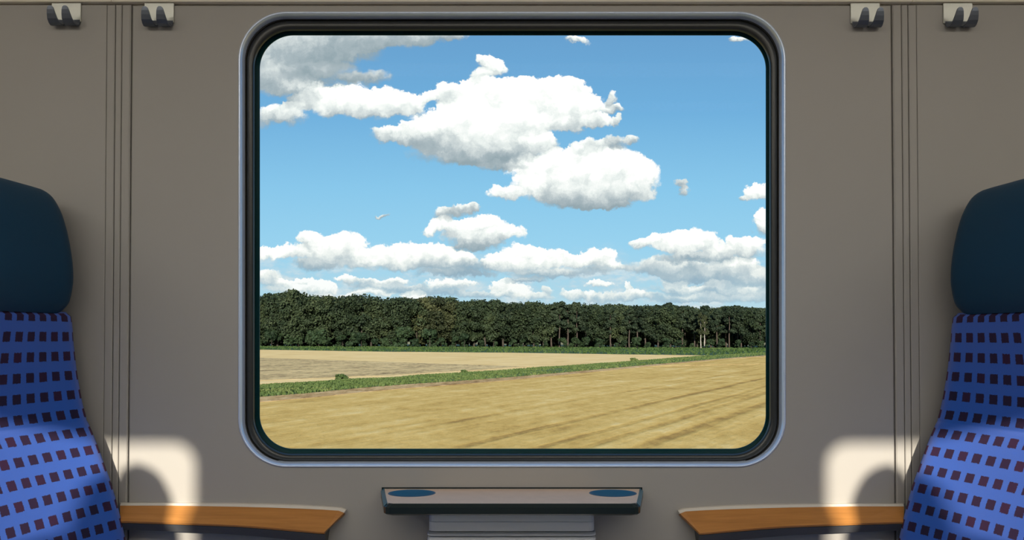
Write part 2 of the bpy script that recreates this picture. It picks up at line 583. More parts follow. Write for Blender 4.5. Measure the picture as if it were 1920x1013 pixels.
panel('trim_1', gx(225.2), gx(241.6), -0.0012, 0.0022)
panel('trim_2', gx(213.0), gx(224.0), -0.0004, 0.0015)
panel('trim_3', gx(196.5), gx(211.4), 0.0, 0.0015)
panel('wall_left', XL, gx(195.9), 0.0, 0.001)
panel('trim_4', gx(1677.4), gx(1693.8), -0.0012, 0.0022)
panel('trim_5', gx(1695.0), gx(1706.0), -0.0004, 0.0015)
panel('trim_6', gx(1707.6), gx(1722.5), 0.0, 0.0015)
panel('wall_right', gx(1723.1), XR, 0.0, 0.001)
# carcass behind the panels
bh = rrect_px(455, 1465, 30, 870, 82, 0.0)
struct('wall_backing', holed_panel([(XL, 0.0), (XR, 0.0), (XR, ZC), (XL, ZC)], [bh], 0.0195, 0.075, 0.0), M['gap'])


# cream cove above the wall, leaning into the coach, in three lengths with fine joints
def cove(name, xa, xb):
    z0 = Z_COVE
    prof = [(0.016, z0 - 0.001), (-0.009, z0), (-0.011, z0 + 0.004), (0.004, z0 + 0.05), (-0.065, z0 + 0.16), (-0.16, z0 + 0.30), (-0.30, z0 + 0.42), (-0.34, ZC), (0.016, ZC)]
    struct(name, loft([[(xa, y, z) for y, z in prof], [(xb, y, z) for y, z in prof]]), M['trim'])


cove('trim_7', XL, gx(208.0))
cove('trim_8', gx(209.2), gx(1710.6))
cove('trim_9', gx(1711.8), XR)

struct('floor', box(XL - 0.1, XR + 0.1, YB - 0.08, 0.075, -0.06, 0.0), M['floor'])
struct('ceiling', box(XL - 0.1, XR + 0.1, YB - 0.08, 0.075, ZC, ZC + 0.05), M['ceiling'])
struct('wall_end_left', box(XL - 0.06, XL, YB, 0.0195, 0.0, ZC), M['inwall'])
struct('wall_end_right', box(XR, XR + 0.06, YB, 0.0195, 0.0, ZC), M['inwall'])
# side wall across the aisle with its two windows, through which the sun comes in
WT, WB_ = CAM.z + 0.660, CAM.z - 0.25
opp = []
for i, (xa, xb) in enumerate(((-1.90, -0.695), (0.690, 1.90))):
    opp.append(rrect(xa, xb, WB_, WT, 0.05, YB))
struct('wall_back', holed_panel([(XL, 0.0), (XR, 0.0), (XR, ZC), (XL, ZC)], opp, YB, YB - 0.06, 0.0), M['inwall'])
for i, (xa, xb) in enumerate(((-1.90, -0.695), (0.690, 1.90))):
    w = empty('window_%d' % (i + 2), ((xa + xb) / 2, YB - 0.04, WB_), kind='structure')
    fr = []
    for (e, yy) in ((0.03, YB + 0.001), (0.03, YB + 0.006), (-0.001, YB + 0.006), (-0.001, YB - 0.05)):
        fr.append(rrect(xa - e, xb + e, WB_ - e, WT + e, 0.05 + e, yy))
    v, f = loft(fr, False, False)
    mesh_obj('window_frame', v, f, M['reveal'], w, loc=w.location)
    pts = rrect(xa, xb, WB_, WT, 0.05, YB - 0.045)
    mesh_obj('pane', pts, [tuple(range(len(pts)))], M['glass'], w, loc=w.location)

# ------------------------------------------------------------------ window_1
w1 = empty('window_1', P(960, 875, 0.0), kind='structure')


def rings(name, specs, m, smooth=True):
    loops = [rrect_px(l, r, t, b, rad, y, 18) for (l, r, t, b, rad, y) in specs]
    v, f = loft(loops, False, False)
    return mesh_obj(name, v, f, m, w1, smooth=smooth, loc=w1.location)


rings('window_frame', [(446.5, 1473.5, 21.5, 876.6, 90, 0.001), (447, 1473, 22, 876, 90, -0.0035), (448.5, 1471.5, 23.5, 874.6, 89, -0.0050), (450.5, 1469.5, 25.5, 873, 87, -0.0035),
                       (455.5, 1464.5, 31.5, 869.0, 83, 0.0095), (461, 1459, 37.5, 865.5, 78, 0.024), (462, 1458, 38.5, 864.8, 78, 0.026)], M['reveal'])
rings('gasket', [(460.6, 1459.4, 37.2, 866, 78, 0.0255), (461.8, 1458.2, 38.6, 864.8, 78, 0.0225), (463.5, 1456.5, 40.5, 863.5, 76.5, 0.0200), (466.5, 1453.5, 44, 861, 74.5, 0.0185),
                 (470, 1450, 48, 858, 73, 0.0185), (473.5, 1446.5, 52.5, 855, 72, 0.0205), (476, 1444, 56, 852.5, 71, 0.0245), (477.5, 1442.5, 58, 851, 70, 0.032), (478, 1442, 58.5, 850.5, 70, 0.0455)], M['rubber'])
rings('glass_border', [(446, 1474, 24, 873, 80, 0.046), (486.4, 1436.6, 65.6, 842.6, 64, 0.0455), (487.4, 1435.6, 66.6, 841.6, 63, 0.0475)], M['frit'], False)
pts = rrect_px(448, 1472, 26, 871, 80, 0.0485)
mesh_obj('pane', pts, [tuple(range(len(pts)))], M['glass'], w1, loc=w1.location)

# ------------------------------------------------------------------ unseen ceiling strips, added to fill the coach with even light
for i, yy in enumerate((-1.70, -2.25)):
    lm = empty('fill_lamp', (0, yy, ZC), 'unseen long fill lamp added on the ceiling above the %s' % ('seats by the large window' if i == 0 else 'seats across the aisle'), 'lamp', 'added fill lamps')
    v, f = box(-2.8, 2.8, yy - 0.10, yy + 0.10, ZC - 0.03, ZC - 0.0005, 0.01)
    mesh_obj('housing', v, f, M['ceiling'], lm, loc=lm.location)
    v, f = box(-2.75, 2.75, yy - 0.08, yy + 0.08, ZC - 0.036, ZC - 0.0305)
    mesh_obj('diffuser', v, f, M['lamp'], lm, loc=lm.location)


# ------------------------------------------------------------------ seats
def interp(pts, z):
    """x of a polyline (x, z) at height z, smoothed"""
    pts = sorted(pts, key=lambda p: p[1])
    if z <= pts[0][1]:
        return pts[0][0]
    for a, b in zip(pts, pts[1:]):
        if z <= b[1]:
            t = (z - a[1]) / (b[1] - a[1])
            return a[0] + (b[0] - a[0]) * t
    return pts[-1][0]


Y_EDGE = -0.036                # edge of the seat nearest the wall
HALF = 0.225
Y_MID = Y_EDGE - HALF


def sect(xf, xb, z, bowl, rnd, half=HALF, n=26):
    """closed loop round a seat back at height z: dished front, rounded side edges, flat back"""
    lp = []
    for i in range(n + 1):
        s = -1 + 2 * i / n
        s = math.copysign(1 - (1 - abs(s)) ** 1.5, s)          # closer together at the edges
        yy = Y_MID - s * half
        e = max(0.0, (abs(s) * half - (half - rnd)) / rnd)
        x = xf - bowl * (1 - math.exp(-(1 + s) * half / 0.40)) - rnd * 0.85 * (1 - math.sqrt(max(0.0, 1 - e * e)))
        lp.append((x, yy, z))
    for i in range(7):
        s = 1 - 2 * i / 6
        lp.append((xb, Y_MID - s * (half - 0.012), z))
    return lp


def make_seat(side, zrow=0.0):
    """window seat facing the middle of the bay; side -1 = left in the photograph"""
    sx = -side                                                  # -1 left stays, +1 right mirrored
    X0 = -1.02
    seat = empty('train_seat', (X0 * sx, Y_MID, 0))

    def put(name, vf, m, uvs=None, smooth=True):
        v = [Vector((p[0] * sx, p[1], p[2])) for p in vf[0]]
        return mesh_obj(name, v, vf[1], m, seat, smooth=smooth, uvs=uvs, loc=seat.location)

    pt = lambda px, row: (P(px, row + zrow, Y_EDGE - 0.012).x, P(px, row + zrow, Y_EDGE - 0.012).z)
    head = [pt(*q) for q in ((131, 589), (138, 581), (145, 570), (150, 552), (153, 532), (153.5, 515), (152, 492), (148, 465), (142, 436), (134, 408), (126, 390), (117, 375), (107, 365), (98, 360), (90, 357.5))]
    back = [pt(*q) for q in ((139, 594), (142, 615), (144, 640), (147, 665), (150, 690), (154, 715), (158.5, 740), (164, 765), (169, 783), (169.5, 788), (173, 794),
                             (182, 815), (190, 835), (199, 860), (208, 885), (217, 910), (224, 935), (231, 960), (237, 985), (243, 1013), (250, 1050), (256, 1090), (262, 1140), (266, 1190))]
    # --- headrest
    loops = []
    z0, z1 = head[0][1], head[-1][1]
    N = 30
    for i in range(N + 1):
        t = i / N
        z = z0 + (z1 - z0) * (0.5 - 0.5 * math.cos(math.pi * t))
        xf = interp(head, z)
        tt = (z - z0) / (z1 - z0)
        xb = -1.075
        # the back leans forward towards the crest
        if tt > 0.80:
            xb += (tt - 0.80) / 0.20 * 0.022
        if tt > 0.95:
            xb += 0.022 * ((tt - 0.95) / 0.05) ** 2
        half = HALF - 0.010 * (1 - min(1, tt / 0.08)) - 0.004
        loops.append(sect(xf, min(xb, xf - 0.008), z, 0.040, 0.05, half))
    v, f = loft(loops)
    hr = put('headrest', (v, f), M['leather'])
    hr['label'] = 'dark navy leatherette headrest'
    # --- backrest
    loops, uvs, arc, prev = [], [], 0.0, None
    zs = []
    zt, zb = back[0][1], back[-1][1]
    for i in range(len(back) - 1):
        for q in range(3):
            t = q / 3
            zs.append(back[i][1] + (back[i + 1][1] - back[i][1]) * t)
    zs.append(zb)
    for i, z in enumerate(zs):
        xf = interp(back, z)
        p = Vector((xf, z))
        if prev is not None:
            arc += (p - prev).length
        prev = p
        tt = (zt - z) / (zt - zb)
        bowl = 0.060 + 0.110 * min(1, tt / 0.30)
        xb = -1.075 + 0.03 * tt
        lp = sect(xf, xb, z, bowl, 0.028)
        loops.append(lp)
        uvs += [(q[1], -arc - 0.0188) for q in lp]
    # round the top edge under the headrest
    top = [(q[0] - 0.012 if j <= 26 else q[0], q[1], q[2] + 0.010) for j, q in enumerate(loops[0])]
    loops.insert(0, top)
    uvs = [(q[1], 0.012 - 0.0188) for q in top] + uvs
    v, f = loft(loops)
    br = put('backrest', (v, f), M['plush'], uvs)
    br['label'] = 'blue backrest cloth with rows of dark dashes'
    # --- hard shell behind, cushion, pedestal
    xs = -1.075
    prof = [(xs - 0.004, z1 - 0.16), (xs + 0.03 - 0.004, zb - 0.1), (xs - 0.05, zb - 0.1), (xs - 0.035, z1 - 0.2)]
    put('shell', loft([[(x, Y_EDGE - 0.006, z) for x, z in prof], [(x, Y_EDGE - 2 * HALF + 0.006, z) for x, z in prof]]), M['shell'], smooth=False)
    zc = zb - 0.015
    lps = []
    for (ins, dz) in ((0.03, -0.12), (0.0, -0.095), (0.0, -0.03), (0.012, -0.008), (0.04, 0.0)):
        lps.append([(x, y, zc + dz) for x, y in ((-1.03, Y_EDGE - ins), (-0.52, Y_EDGE - ins), (-0.44 + 0 * ins - ins, Y_EDGE - 0.05 - ins),
                                               (-0.44 - ins, Y_EDGE - 2 * HALF + 0.05 + ins), (-0.52, Y_EDGE - 2 * HALF + ins), (-1.03, Y_EDGE - 2 * HALF + ins))])
    v, f = loft(lps)
    put('seat_cushion', (v, f), M['plush'], [(q[1], q[0]) for q in v], smooth=False)
    put('pedestal', joinvf(box(-1.0, -0.62, Y_MID - 0.10, Y_MID + 0.10, 0.0, zc - 0.121, 0.02)), M['shell'], smooth=False)
    return seat


def copy_thing(o, loc):
    c = o.copy()
    col.objects.link(c)
    c.location = loc
    for ch in list(o.children):
        d = ch.copy()
        col.objects.link(d)
        d.parent = c
    return c


seat_l = tag(make_seat(-1), 'blue dashed train seat with navy headrest, at the left edge of the picture', 'seat', 'seats beside the window')
seat_r = tag(make_seat(1, 2.0), 'blue dashed train seat with navy headrest, at the right edge of the picture', 'seat', 'seats beside the window')
# the seats across the aisle, behind the traveller; they break the sun that comes in on that side
c = copy_thing(seat_l, seat_l.location + Vector((0.200, -1.775, 0)))
tag(c, 'blue train seat across the aisle, in line with the left window seat', 'seat', 'seats across the aisle')
c = copy_thing(seat_r, seat_r.location + Vector((-0.200, -1.775, 0)))
tag(c, 'blue train seat across the aisle, in line with the right window seat', 'seat', 'seats across the aisle')


# ------------------------------------------------------------------ wooden wall armrests
def make_armrest(mirror):
    E0 = [(225, 942.5), (240, 942.5), (320, 942.5), (440, 943), (500, 944), (560, 946), (610, 949), (640, 951.5), (650, 955)]
    E1 = [(225, 948.5), (240, 948.5), (320, 948.5), (440, 950.5), (500, 952), (560, 954), (605, 956), (635, 958), (645, 962)]
    E2 = [(225, 977.8), (240, 978), (320, 980.5), (440, 985), (490, 988.5), (530, 992), (570, 995.5), (597, 998), (608, 998.5)]
    E3 = [(225, 993.8), (240, 994), (320, 997), (440, 1003), (490, 1007), (530, 1011), (572, 1016), (600, 1020), (614, 1021)]
    dr = 1.5 if mirror else 0.0

    def pts(E, y):
        return [P(1920 - px if mirror else px, row + dr, y) for px, row in E]
    root_at = P(1920 - 440 if mirror else 440, 998 + dr, 0.0)
    arm = empty('armrest', root_at)
    e0, e1, e1b, e2, e2b = pts(E0, -0.0008), pts(E1, -0.014), pts(E1, -0.0135), pts(E2, -0.050), pts([(a, b + 1.0) for a, b in E2], -0.0485)
    e3, e4 = pts(E3, -0.036), pts(E3, -0.0008)
    em = pts([((a[0] + b[0]) / 2 + 1.0, (a[1] + b[1]) / 2 - 1.6) for a, b in zip(E0, E1)], -0.0095)

    def strip(rows, cap=True):
        """closed bar: the cross-section rows run from the window end to behind the seat"""
        n = len(rows[0])
        loops = [[r[i] for r in rows] for i in range(n)]
        return loft(loops)
    inn = lambda rr, dy, dz=0.0: [Vector((p.x, min(p.y + dy, -0.0008), p.z + dz)) for p in rr]
    v, f = strip([e0, em, e1, inn(e1, 0.0132, -0.004)])
    o = mesh_obj('edge_trim', v, f, M['creamplastic'], arm, loc=root_at)
    o['label'] = 'cream edge along the top of the armrest'
    v, f = strip([e1b, e2, inn(e2, 0.002, -0.004), inn(e2, 0.030, -0.004), inn(e1b, 0.012, -0.006)])
    o = mesh_obj('wood_top', v, f, M['wood'], arm, loc=root_at)
    o['label'] = 'honey coloured wooden rest'
    v, f = strip([inn(e2b, 0.0, -0.0035), e3, e4, inn(e2b, 0.048, -0.0035)])
    o = mesh_obj('bracket', v, f, M['greyplastic'], arm, loc=root_at)
    o['label'] = 'dark grey underside'
    return arm


tag(make_armrest(False), 'wooden armrest on the wall under the window, beside the left seat', 'armrest', 'wooden wall armrests')
tag(make_armrest(True), 'wooden armrest on the wall under the window, beside the right seat', 'armrest', 'wooden wall armrests')

# ------------------------------------------------------------------ small table under the window
zt = P(960, 916.5, 0.0).z
tb = empty('fold_down_table', (0.0, -0.001, zt - 0.04), 'small navy edged table with two blue cup recesses, below the window', 'table')
ybk, yfr = -0.0015, -0.155
hb = 0.2870
hf = (1200 - 721) / 2 * (yfr - CAM.y) / F * 1.004


def trapz(ins, z, rc=0.012):
    """tabletop outline, narrower towards the traveller, clipped front corners"""
    return [(-hb + ins, ybk - ins * 0.3, z), (-hf + ins - 0.001, yfr + rc, z), (-hf + ins + 0.004, yfr + ins + 0.003, z), (-hf + ins + rc, yfr + ins, z),
            (hf - ins - rc, yfr + ins, z), (hf - ins - 0.004, yfr + ins + 0.003, z), (hf - ins + 0.001, yfr + rc, z), (hb - ins, ybk - ins * 0.3, z)]


v, f = loft([trapz(0.006, zt - 0.0225), trapz(0.0, zt - 0.0185), trapz(0.0, zt - 0.006), trapz(0.0065, zt + 0.0008), trapz(0.0080, zt - 0.0004), trapz(0.0085, zt - 0.0145)])
mesh_obj('table_body', v, f, M['tablebody'], tb, loc=tb.location)
v, f = box(-hb + 0.002, hb - 0.002, -0.0035, -0.0008, zt - 0.006, zt + 0.0032)  # dark strip standing in for the shadowed gap along the wall
o = mesh_obj('back_shadow_strip', v, f, M['tablebody'], tb, loc=tb.location)
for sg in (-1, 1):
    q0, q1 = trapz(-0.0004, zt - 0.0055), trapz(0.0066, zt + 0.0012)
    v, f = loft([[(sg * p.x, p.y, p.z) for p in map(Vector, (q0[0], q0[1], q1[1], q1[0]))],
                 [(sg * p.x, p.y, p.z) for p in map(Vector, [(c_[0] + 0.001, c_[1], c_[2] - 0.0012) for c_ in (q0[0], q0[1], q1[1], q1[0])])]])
    o = mesh_obj('side_rim', v, f, M['rim_sky_tint'], tb, loc=tb.location)
    o['label'] = 'rim along the short side with the sky reflection painted in blue'
cups = [(-0.213, -0.048), (0.2145, -0.048)]
ERX, ERY = 0.0505, 0.036
bm = bmesh.new()
outer = [bm.verts.new(p) for p in trapz(0.0082, zt, 0.006)]
ed = [bm.edges.new((outer[i], outer[(i + 1) % len(outer)])) for i in range(len(outer))]
NE = 40
for cx, cy in cups:
    e = [bm.verts.new((cx + ERX * math.cos(2 * math.pi * i / NE), cy + ERY * math.sin(2 * math.pi * i / NE), zt)) for i in range(NE)]
    ed += [bm.edges.new((e[i], e[(i + 1) % NE])) for i in range(NE)]
bmesh.ops.triangle_fill(bm, use_beauty=True, edges=ed)
bm.verts.index_update()
V = [v.co.copy() for v in bm.verts]
Fc = [tuple(v.index for v in f.verts) for f in bm.faces]
bm.free()
o = mesh_obj('table_top', V, Fc, M['tabletop'], tb, loc=tb.location)
o['label'] = 'beige laminate top'
for cx, cy in cups:
    loops = []
    for (s, dz) in ((1.0, 0.0004), (0.985, 0.0), (0.93, -0.0035), (0.80, -0.0078), (0.55, -0.0118), (0.25, -0.0135), (0.02, -0.0138)):
        loops.append([(cx + ERX * s * math.cos(2 * math.pi * i / NE), cy + ERY * s * math.sin(2 * math.pi * i / NE), zt + dz) for i in range(NE)])
    v, f = loft(loops, False, True)
    o = mesh_obj('cup_recess', v, f, M['dish'], tb, smooth=True, loc=tb.location)
    o['label'] = 'blue oval cup recess'

# ------------------------------------------------------------------ waste bin under the table
ybin = -0.058
bx0, bx1 = P(803.5, 980, ybin).x, P(1115, 980, ybin).x
zb_top, zb_bot = zt - 0.024, P(960, 996.5, ybin).z
bn_ = empty('waste_bin', (0, -0.001, 0.30), 'grey metal waste bin on the wall directly beneath the small table', 'bin')


def bin_loop(z, x0, x1, yf, rc=0.012):
    pts = [(x0, -0.001, z)]
    for a in range(0, 91, 30):
        pts.append((x0 + rc - rc * math.cos(R(a)), yf + rc - rc * math.sin(R(a)), z))
    for a in range(90, -1, -30):
        pts.append((x1 - rc + rc * math.cos(R(a)), yf + rc - rc * math.sin(R(a)), z))
    pts.append((x1, -0.001, z))
    return pts


v, f = loft([bin_loop(zb_bot, bx0, bx1, ybin), bin_loop(zb_bot + 0.019, bx0, bx1, ybin - 0.001), bin_loop(zb_bot + 0.0205, bx0, bx1, ybin + 0.0005), bin_loop(zb_top - 0.002, bx0, bx1, ybin + 0.008), bin_loop(zb_top, bx0 + .001, bx1 - .001, ybin + 0.011)])
o = mesh_obj('flap', v, f, M['bin'], bn_, loc=bn_.location)
o['label'] = 'plain grey bin flap'
v, f = loft([bin_loop(0.32, bx0, bx1, ybin + 0.010), bin_loop(zb_bot - 0.0002, bx0, bx1, ybin + 0.010)])
mesh_obj('slot', v, f, M['bindark'], bn_, loc=bn_.location)
z = zb_bot - 0.0035
for i in range(4):
    h = 0.0075 if i == 0 else (0.019 if i == 1 else 0.05)
    xx0, xx1 = bx0 - 0.003, bx1 + 0.003
    v, f = loft([bin_loop(z - h, xx0 + 0.001, xx1 - 0.001, ybin + 0.002), bin_loop(z - h + 0.002, xx0, xx1, ybin - 0.004), bin_loop(z - 0.002, xx0, xx1, ybin - 0.004), bin_loop(z, xx0 + 0.001, xx1 - 0.001, ybin + 0.002)])
    mesh_obj('rib', v, f, M['bin'], bn_, loc=bn_.location)
    z -= h + 0.0022

# ------------------------------------------------------------------ coat hooks
def make_hook(px0, px1, row0, row1, label):
    c = (px0 + px1) / 2
    at = P(c, row0, 0.0)
    hk = empty('coat_hook', at, label, 'hook', 'coat hooks on the wall')
    a, b = P(px0, row0, -0.003), P(px1, row1, -0.003)
    x0, x1, z1, z0 = a.x, b.x, a.z, P(c, row1 - 5.0, -0.003).z
    v, f = box(x0, x1, -0.0035, -0.0003, z0, z1 + 0.002, 0.0008)
    mesh_obj('plate', v, f, M['steel'], hk, loc=at)
    w = x1 - x0
    for q in (0.27, 0.765):
        cx = x0 + w * q
        zb = P(c, row1, -0.015).z
        path = [(-0.0032, z0 + 0.004, .42), (-0.0040, z0 - 0.003, .42), (-0.0085, zb + 0.0012, .41), (-0.015, zb, .39), (-0.022, zb + 0.002, .36), (-0.0285, zb + 0.008, .33),
                (-0.0325, zb + 0.017, .28), (-0.0350, zb + 0.025, .23), (-0.0358, zb + 0.030, .17), (-0.036, zb + 0.0325, .08)]
        loops = []
        for i, (y, z, ww) in enumerate(path):
            p0 = path[max(0, i - 1)]
            p1 = path[min(len(path) - 1, i + 1)]
            t = Vector((p1[0] - p0[0], p1[1] - p0[1])).normalized()
            n = Vector((-t.y, t.x)) * 0.0013
            hw = ww * w * 0.5
            loops.append([(cx - hw, y - n.x, z - n.y), (cx + hw, y - n.x, z - n.y), (cx + hw, y + n.x, z + n.y), (cx - hw, y + n.x, z + n.y)])
        v, f = loft(loops)
        mesh_obj('prong', v, f, M['steel_dark'], hk, loc=at)
    return hk


make_hook(97, 151.5, 5.5, 46, 'metal double coat hook, outermost on the left above the left seat')
make_hook(270.5, 326, 5.5, 47.5, 'metal double coat hook just left of the large window')
make_hook(1594.5, 1650, 6.5, 49.5, 'metal double coat hook just right of the large window')
make_hook(1768.5, 1824, 6.5, 49, 'metal double coat hook, outermost on the right above the right seat')

# ------------------------------------------------------------------ countryside outside
H = 3.2                        # eye height over the fields
GZ = CAM.z - H


def G(px, row, dz=0.0):
    d = P(px, row, CAM.y + 1.0) - CAM
    t = (GZ + dz - CAM.z) / d.z
    return CAM + d * t


DIR = Vector((0.51, 0.86, 0)).normalized()      # direction of the furrows
NRM = Vector((DIR.y, -DIR.x, 0))


def field_material(name, stops, tracks=(), scale=1.0, swath=0.35, speck=0.4):
    m = bpy.data.materials.new(name)
    m.use_nodes = True
    nt = m.node_tree
    k = NT(nt)
    b = nt.nodes['Principled BSDF']
    pos = k.new('ShaderNodeNewGeometry').outputs['Position']
    u = k.v('DOT_PRODUCT', pos, tuple(DIR))
    n = k.v('DOT_PRODUCT', pos, tuple(NRM))
    cmb = k.new('ShaderNodeCombineXYZ')
    k.put(cmb.inputs[0], k.m('MULTIPLY', u, 0.09))
    k.put(cmb.inputs[1], n)
    q = cmb.outputs[0]
    rows_ = k.noise(q, 1.1 * scale, 4, 0.62, 0.0)
    patch = k.noise(pos, 0.22, 4, 0.6, 0.5)
    cm2 = k.new('ShaderNodeCombineXYZ')
    sp = k.new('ShaderNodeSeparateXYZ')
    k.put(sp.inputs[0], pos)
    k.put(cm2.inputs[0], k.m('MULTIPLY', sp.outputs[0], 0.95))
    k.put(cm2.inputs[1], k.m('MULTIPLY', sp.outputs[1], 0.34))
    fine = k.noise(cm2.outputs[0], 1.6, 7, 0.78)
    f = k.m('MULTIPLY_ADD', k.m('SUBTRACT', rows_, 0.5), swath * 3.0, 0.5)
    f = k.m('MULTIPLY_ADD', k.m('SUBTRACT', fine, 0.5), speck * 3.0, f)
    f = k.m('MULTIPLY_ADD', k.m('SUBTRACT', patch, 0.5), 0.95, f)
    wob = k.m('MULTIPLY', k.m('SUBTRACT', k.noise(pos, 0.3, 3, 0.6), 0.5), 0.5)
    nn = k.m('ADD', n, wob)
    for (t, w, amt) in tracks:
        d = k.m('ABSOLUTE', k.m('SUBTRACT', nn, t))
        f = k.m('MULTIPLY_ADD', k.mapr(d, w, w * 0.3), -amt, f)
    k.put(b.inputs['Base Color'], k.ramp(f, stops))
    b.inputs['Roughness'].default_value = 0.95
    b.inputs['Specular IOR Level'].default_value = 0.05
    bn = k.new('ShaderNodeBump')
    bn.inputs['Strength'].default_value = 0.6
    bn.inputs['Distance'].default_value = 0.10
    k.put(bn.inputs['Height'], f)
    k.put(b.inputs['Normal'], bn.outputs[0])
    return m


M['golden'] = field_material('golden_stubble', [(0.0, (0.3612, 0.2150, 0.0645, 1)), (0.32, (0.5848, 0.3698, 0.1075, 1)), (0.6, (0.7052, 0.4687, 0.1548, 1)), (1.0, (0.8256, 0.6192, 0.2838, 1))],
                             tracks=((-11.4, 0.32, 0.33), (-9.3, 0.28, 0.27), (-8.2, 0.32, 0.24), (-6.8, 0.40, 0.24), (-15.2, 0.3, 0.14)))
M['pale'] = field_material('pale_stubble', [(0.1, (0.6020, 0.3956, 0.1548, 1)), (0.5, (0.8170, 0.5676, 0.2494, 1)), (0.9, (0.8600, 0.6536, 0.3440, 1))], swath=0.3, speck=0.12)
M['tilled'] = field_material('tilled_stubble', [(0.05, (0.2236, 0.1505, 0.0731, 1)), (0.36, (0.4988, 0.3526, 0.1720, 1)), (0.6, (0.6880, 0.4902, 0.2322, 1)), (0.95, (0.8170, 0.6106, 0.3096, 1))], swath=0.45, speck=0.75)
M['verge'] = field_material('brown_stubble_verge', [(0.1, (0.3096, 0.1806, 0.0731, 1)), (0.5, (0.5676, 0.3612, 0.1634, 1)), (0.9, (0.7396, 0.5332, 0.2924, 1))], swath=0.2, speck=0.8)
M['soil'] = mat('far_ground', (0.30, 0.26, 0.14, 1), 0.95, 0, 0.05, vary=(0.05, 0.25))


def leaf_material(name, cols, scale=0.8, island=False):
    m = bpy.data.materials.new(name)
    m.use_nodes = True
    nt = m.node_tree
    k = NT(nt)
    b = nt.nodes['Principled BSDF']
    pos = k.new('ShaderNodeNewGeometry').outputs['Position']
    f = k.noise(pos, scale, 3, 0.65)
    c = k.ramp(f, [(0.25, cols[0]), (0.5, cols[1]), (0.75, cols[2])])
    oi = k.new('ShaderNodeObjectInfo')
    hs = k.new('ShaderNodeHueSaturation')
    k.put(hs.inputs['Color'], c)
    k.put(hs.inputs['Value'], k.mapr(oi.outputs['Random'], 0, 1, 0.70, 1.35, False))
    k.put(hs.inputs['Hue'], k.mapr(oi.outputs['Random'], 0, 1, 0.515, 0.485, False))
    k.put(b.inputs['Base Color'], hs.outputs[0])
    b.inputs['Roughness'].default_value = 0.7
    b.inputs['Specular IOR Level'].default_value = 0.2
    return m


M['grass'] = leaf_material('field_grass', [(0.0413, 0.0710, 0.0206, 1), (0.0634, 0.0993, 0.0275, 1), (0.1170, 0.1372, 0.0430, 1)], 0.5)
M['crop'] = leaf_material('green_crop', [(0.0361, 0.0705, 0.0172, 1), (0.0578, 0.0975, 0.0224, 1), (0.0903, 0.1219, 0.0327, 1)], 0.25)
M['leaf'] = leaf_material('broad_leaves', [(0.013, 0.022, 0.011, 1), (0.024, 0.037, 0.016, 1), (0.047, 0.062, 0.027, 1)], 0.30)
M['leaf_olive'] = leaf_material('olive_leaves', [(0.0224, 0.0292, 0.0120, 1), (0.0361, 0.0430, 0.0172, 1), (0.0533, 0.0602, 0.0258, 1)], 0.5)
M['leaf_pine'] = leaf_material('pine_needles', [(0.011, 0.020, 0.011, 1), (0.019, 0.031, 0.016, 1), (0.034, 0.048, 0.024, 1)], 0.4)
M['leaf_bush'] = leaf_material('bush_leaves', [(0.0103, 0.0224, 0.0095, 1), (0.0189, 0.0361, 0.0146, 1), (0.0344, 0.0550, 0.0224, 1)], 0.7)
M['bark'] = mat('bark', (0.045, 0.036, 0.028, 1), 0.9, vary=(3, 0.3))
M['bark_pale'] = mat('birch_bark', (0.30, 0.28, 0.25, 1), 0.8, vary=(2, 0.35))
M['bark_red'] = mat('pine_bark', (0.062, 0.046, 0.036, 1), 0.9, vary=(2, 0.3))

# the ground runs under and beyond everything
v, f = box(-2500, 2500, -2500, 2500, GZ - 0.5, GZ - 0.04)
struct('ground', (v, f), M['soil'])


def lerp_edge(E, px):
    for a, b in zip(E, E[1:]):
        if px <= b[0] or b is E[-1]:
            t = (px - a[0]) / (b[0] - a[0])
            return a[1] + (b[1] - a[1]) * t


# outlines of the fields as seen over the ground (azimuth, dip)
LOW = [(488, 745), (580, 738), (680, 728), (780, 720.5), (880, 714), (960, 708), (1060, 699), (1160, 690), (1260, 681), (1335, 674.5), (1385, 670.5), (1435, 667)]
UPP = [(488, 724.5), (580, 719), (655, 713.5), (720, 711), (780, 705.5), (880, 700), (960, 694), (1060, 687.5), (1160, 680), (1260, 672.5), (1325, 667.6), (1435, 661)]
CLO = [(488, 656), (720, 660), (960, 662), (1160, 665), (1325, 667), (1435, 662.5)]
CUP = [(488, 650.3), (960, 650.8), (1435, 653.6)]
PXS = list(range(60, 1891, 30))


def region(name, e0, e1, m, dz, thick=0.05, kind='structure'):
    """slab of ground between two outlines"""
    top0 = [G(px, e0(px), dz) for px in PXS]
    top1 = [G(px, e1(px), dz) for px in PXS]
    n = len(PXS)
    d = Vector((0, 0, thick))
    V = top0 + top1 + [p - d for p in top0] + [p - d for p in top1]
    Fc = []
    for i in range(n - 1):
        Fc += [(i, i + 1, n + i + 1, n + i), (2 * n + i, 3 * n + i, 3 * n + i + 1, 2 * n + i + 1), (i, 2 * n + i, 2 * n + i + 1, i + 1), (n + i, n + i + 1, 3 * n + i + 1, 3 * n + i)]
    Fc += [(0, n, 3 * n, 2 * n), (n - 1, 3 * n - 1, 4 * n - 1, 2 * n - 1)]
    o = mesh_obj(name, V, Fc, m)
    return tag(o, kind=kind)


cup = lambda px: lerp_edge(CUP, px)
low = lambda px: max(lerp_edge(LOW, px), cup(px) + 2.5)
upp = lambda px: max(lerp_edge(UPP, px), cup(px) + 1.2)
clo = lambda px: max(lerp_edge(CLO, px), cup(px) + 1.0)
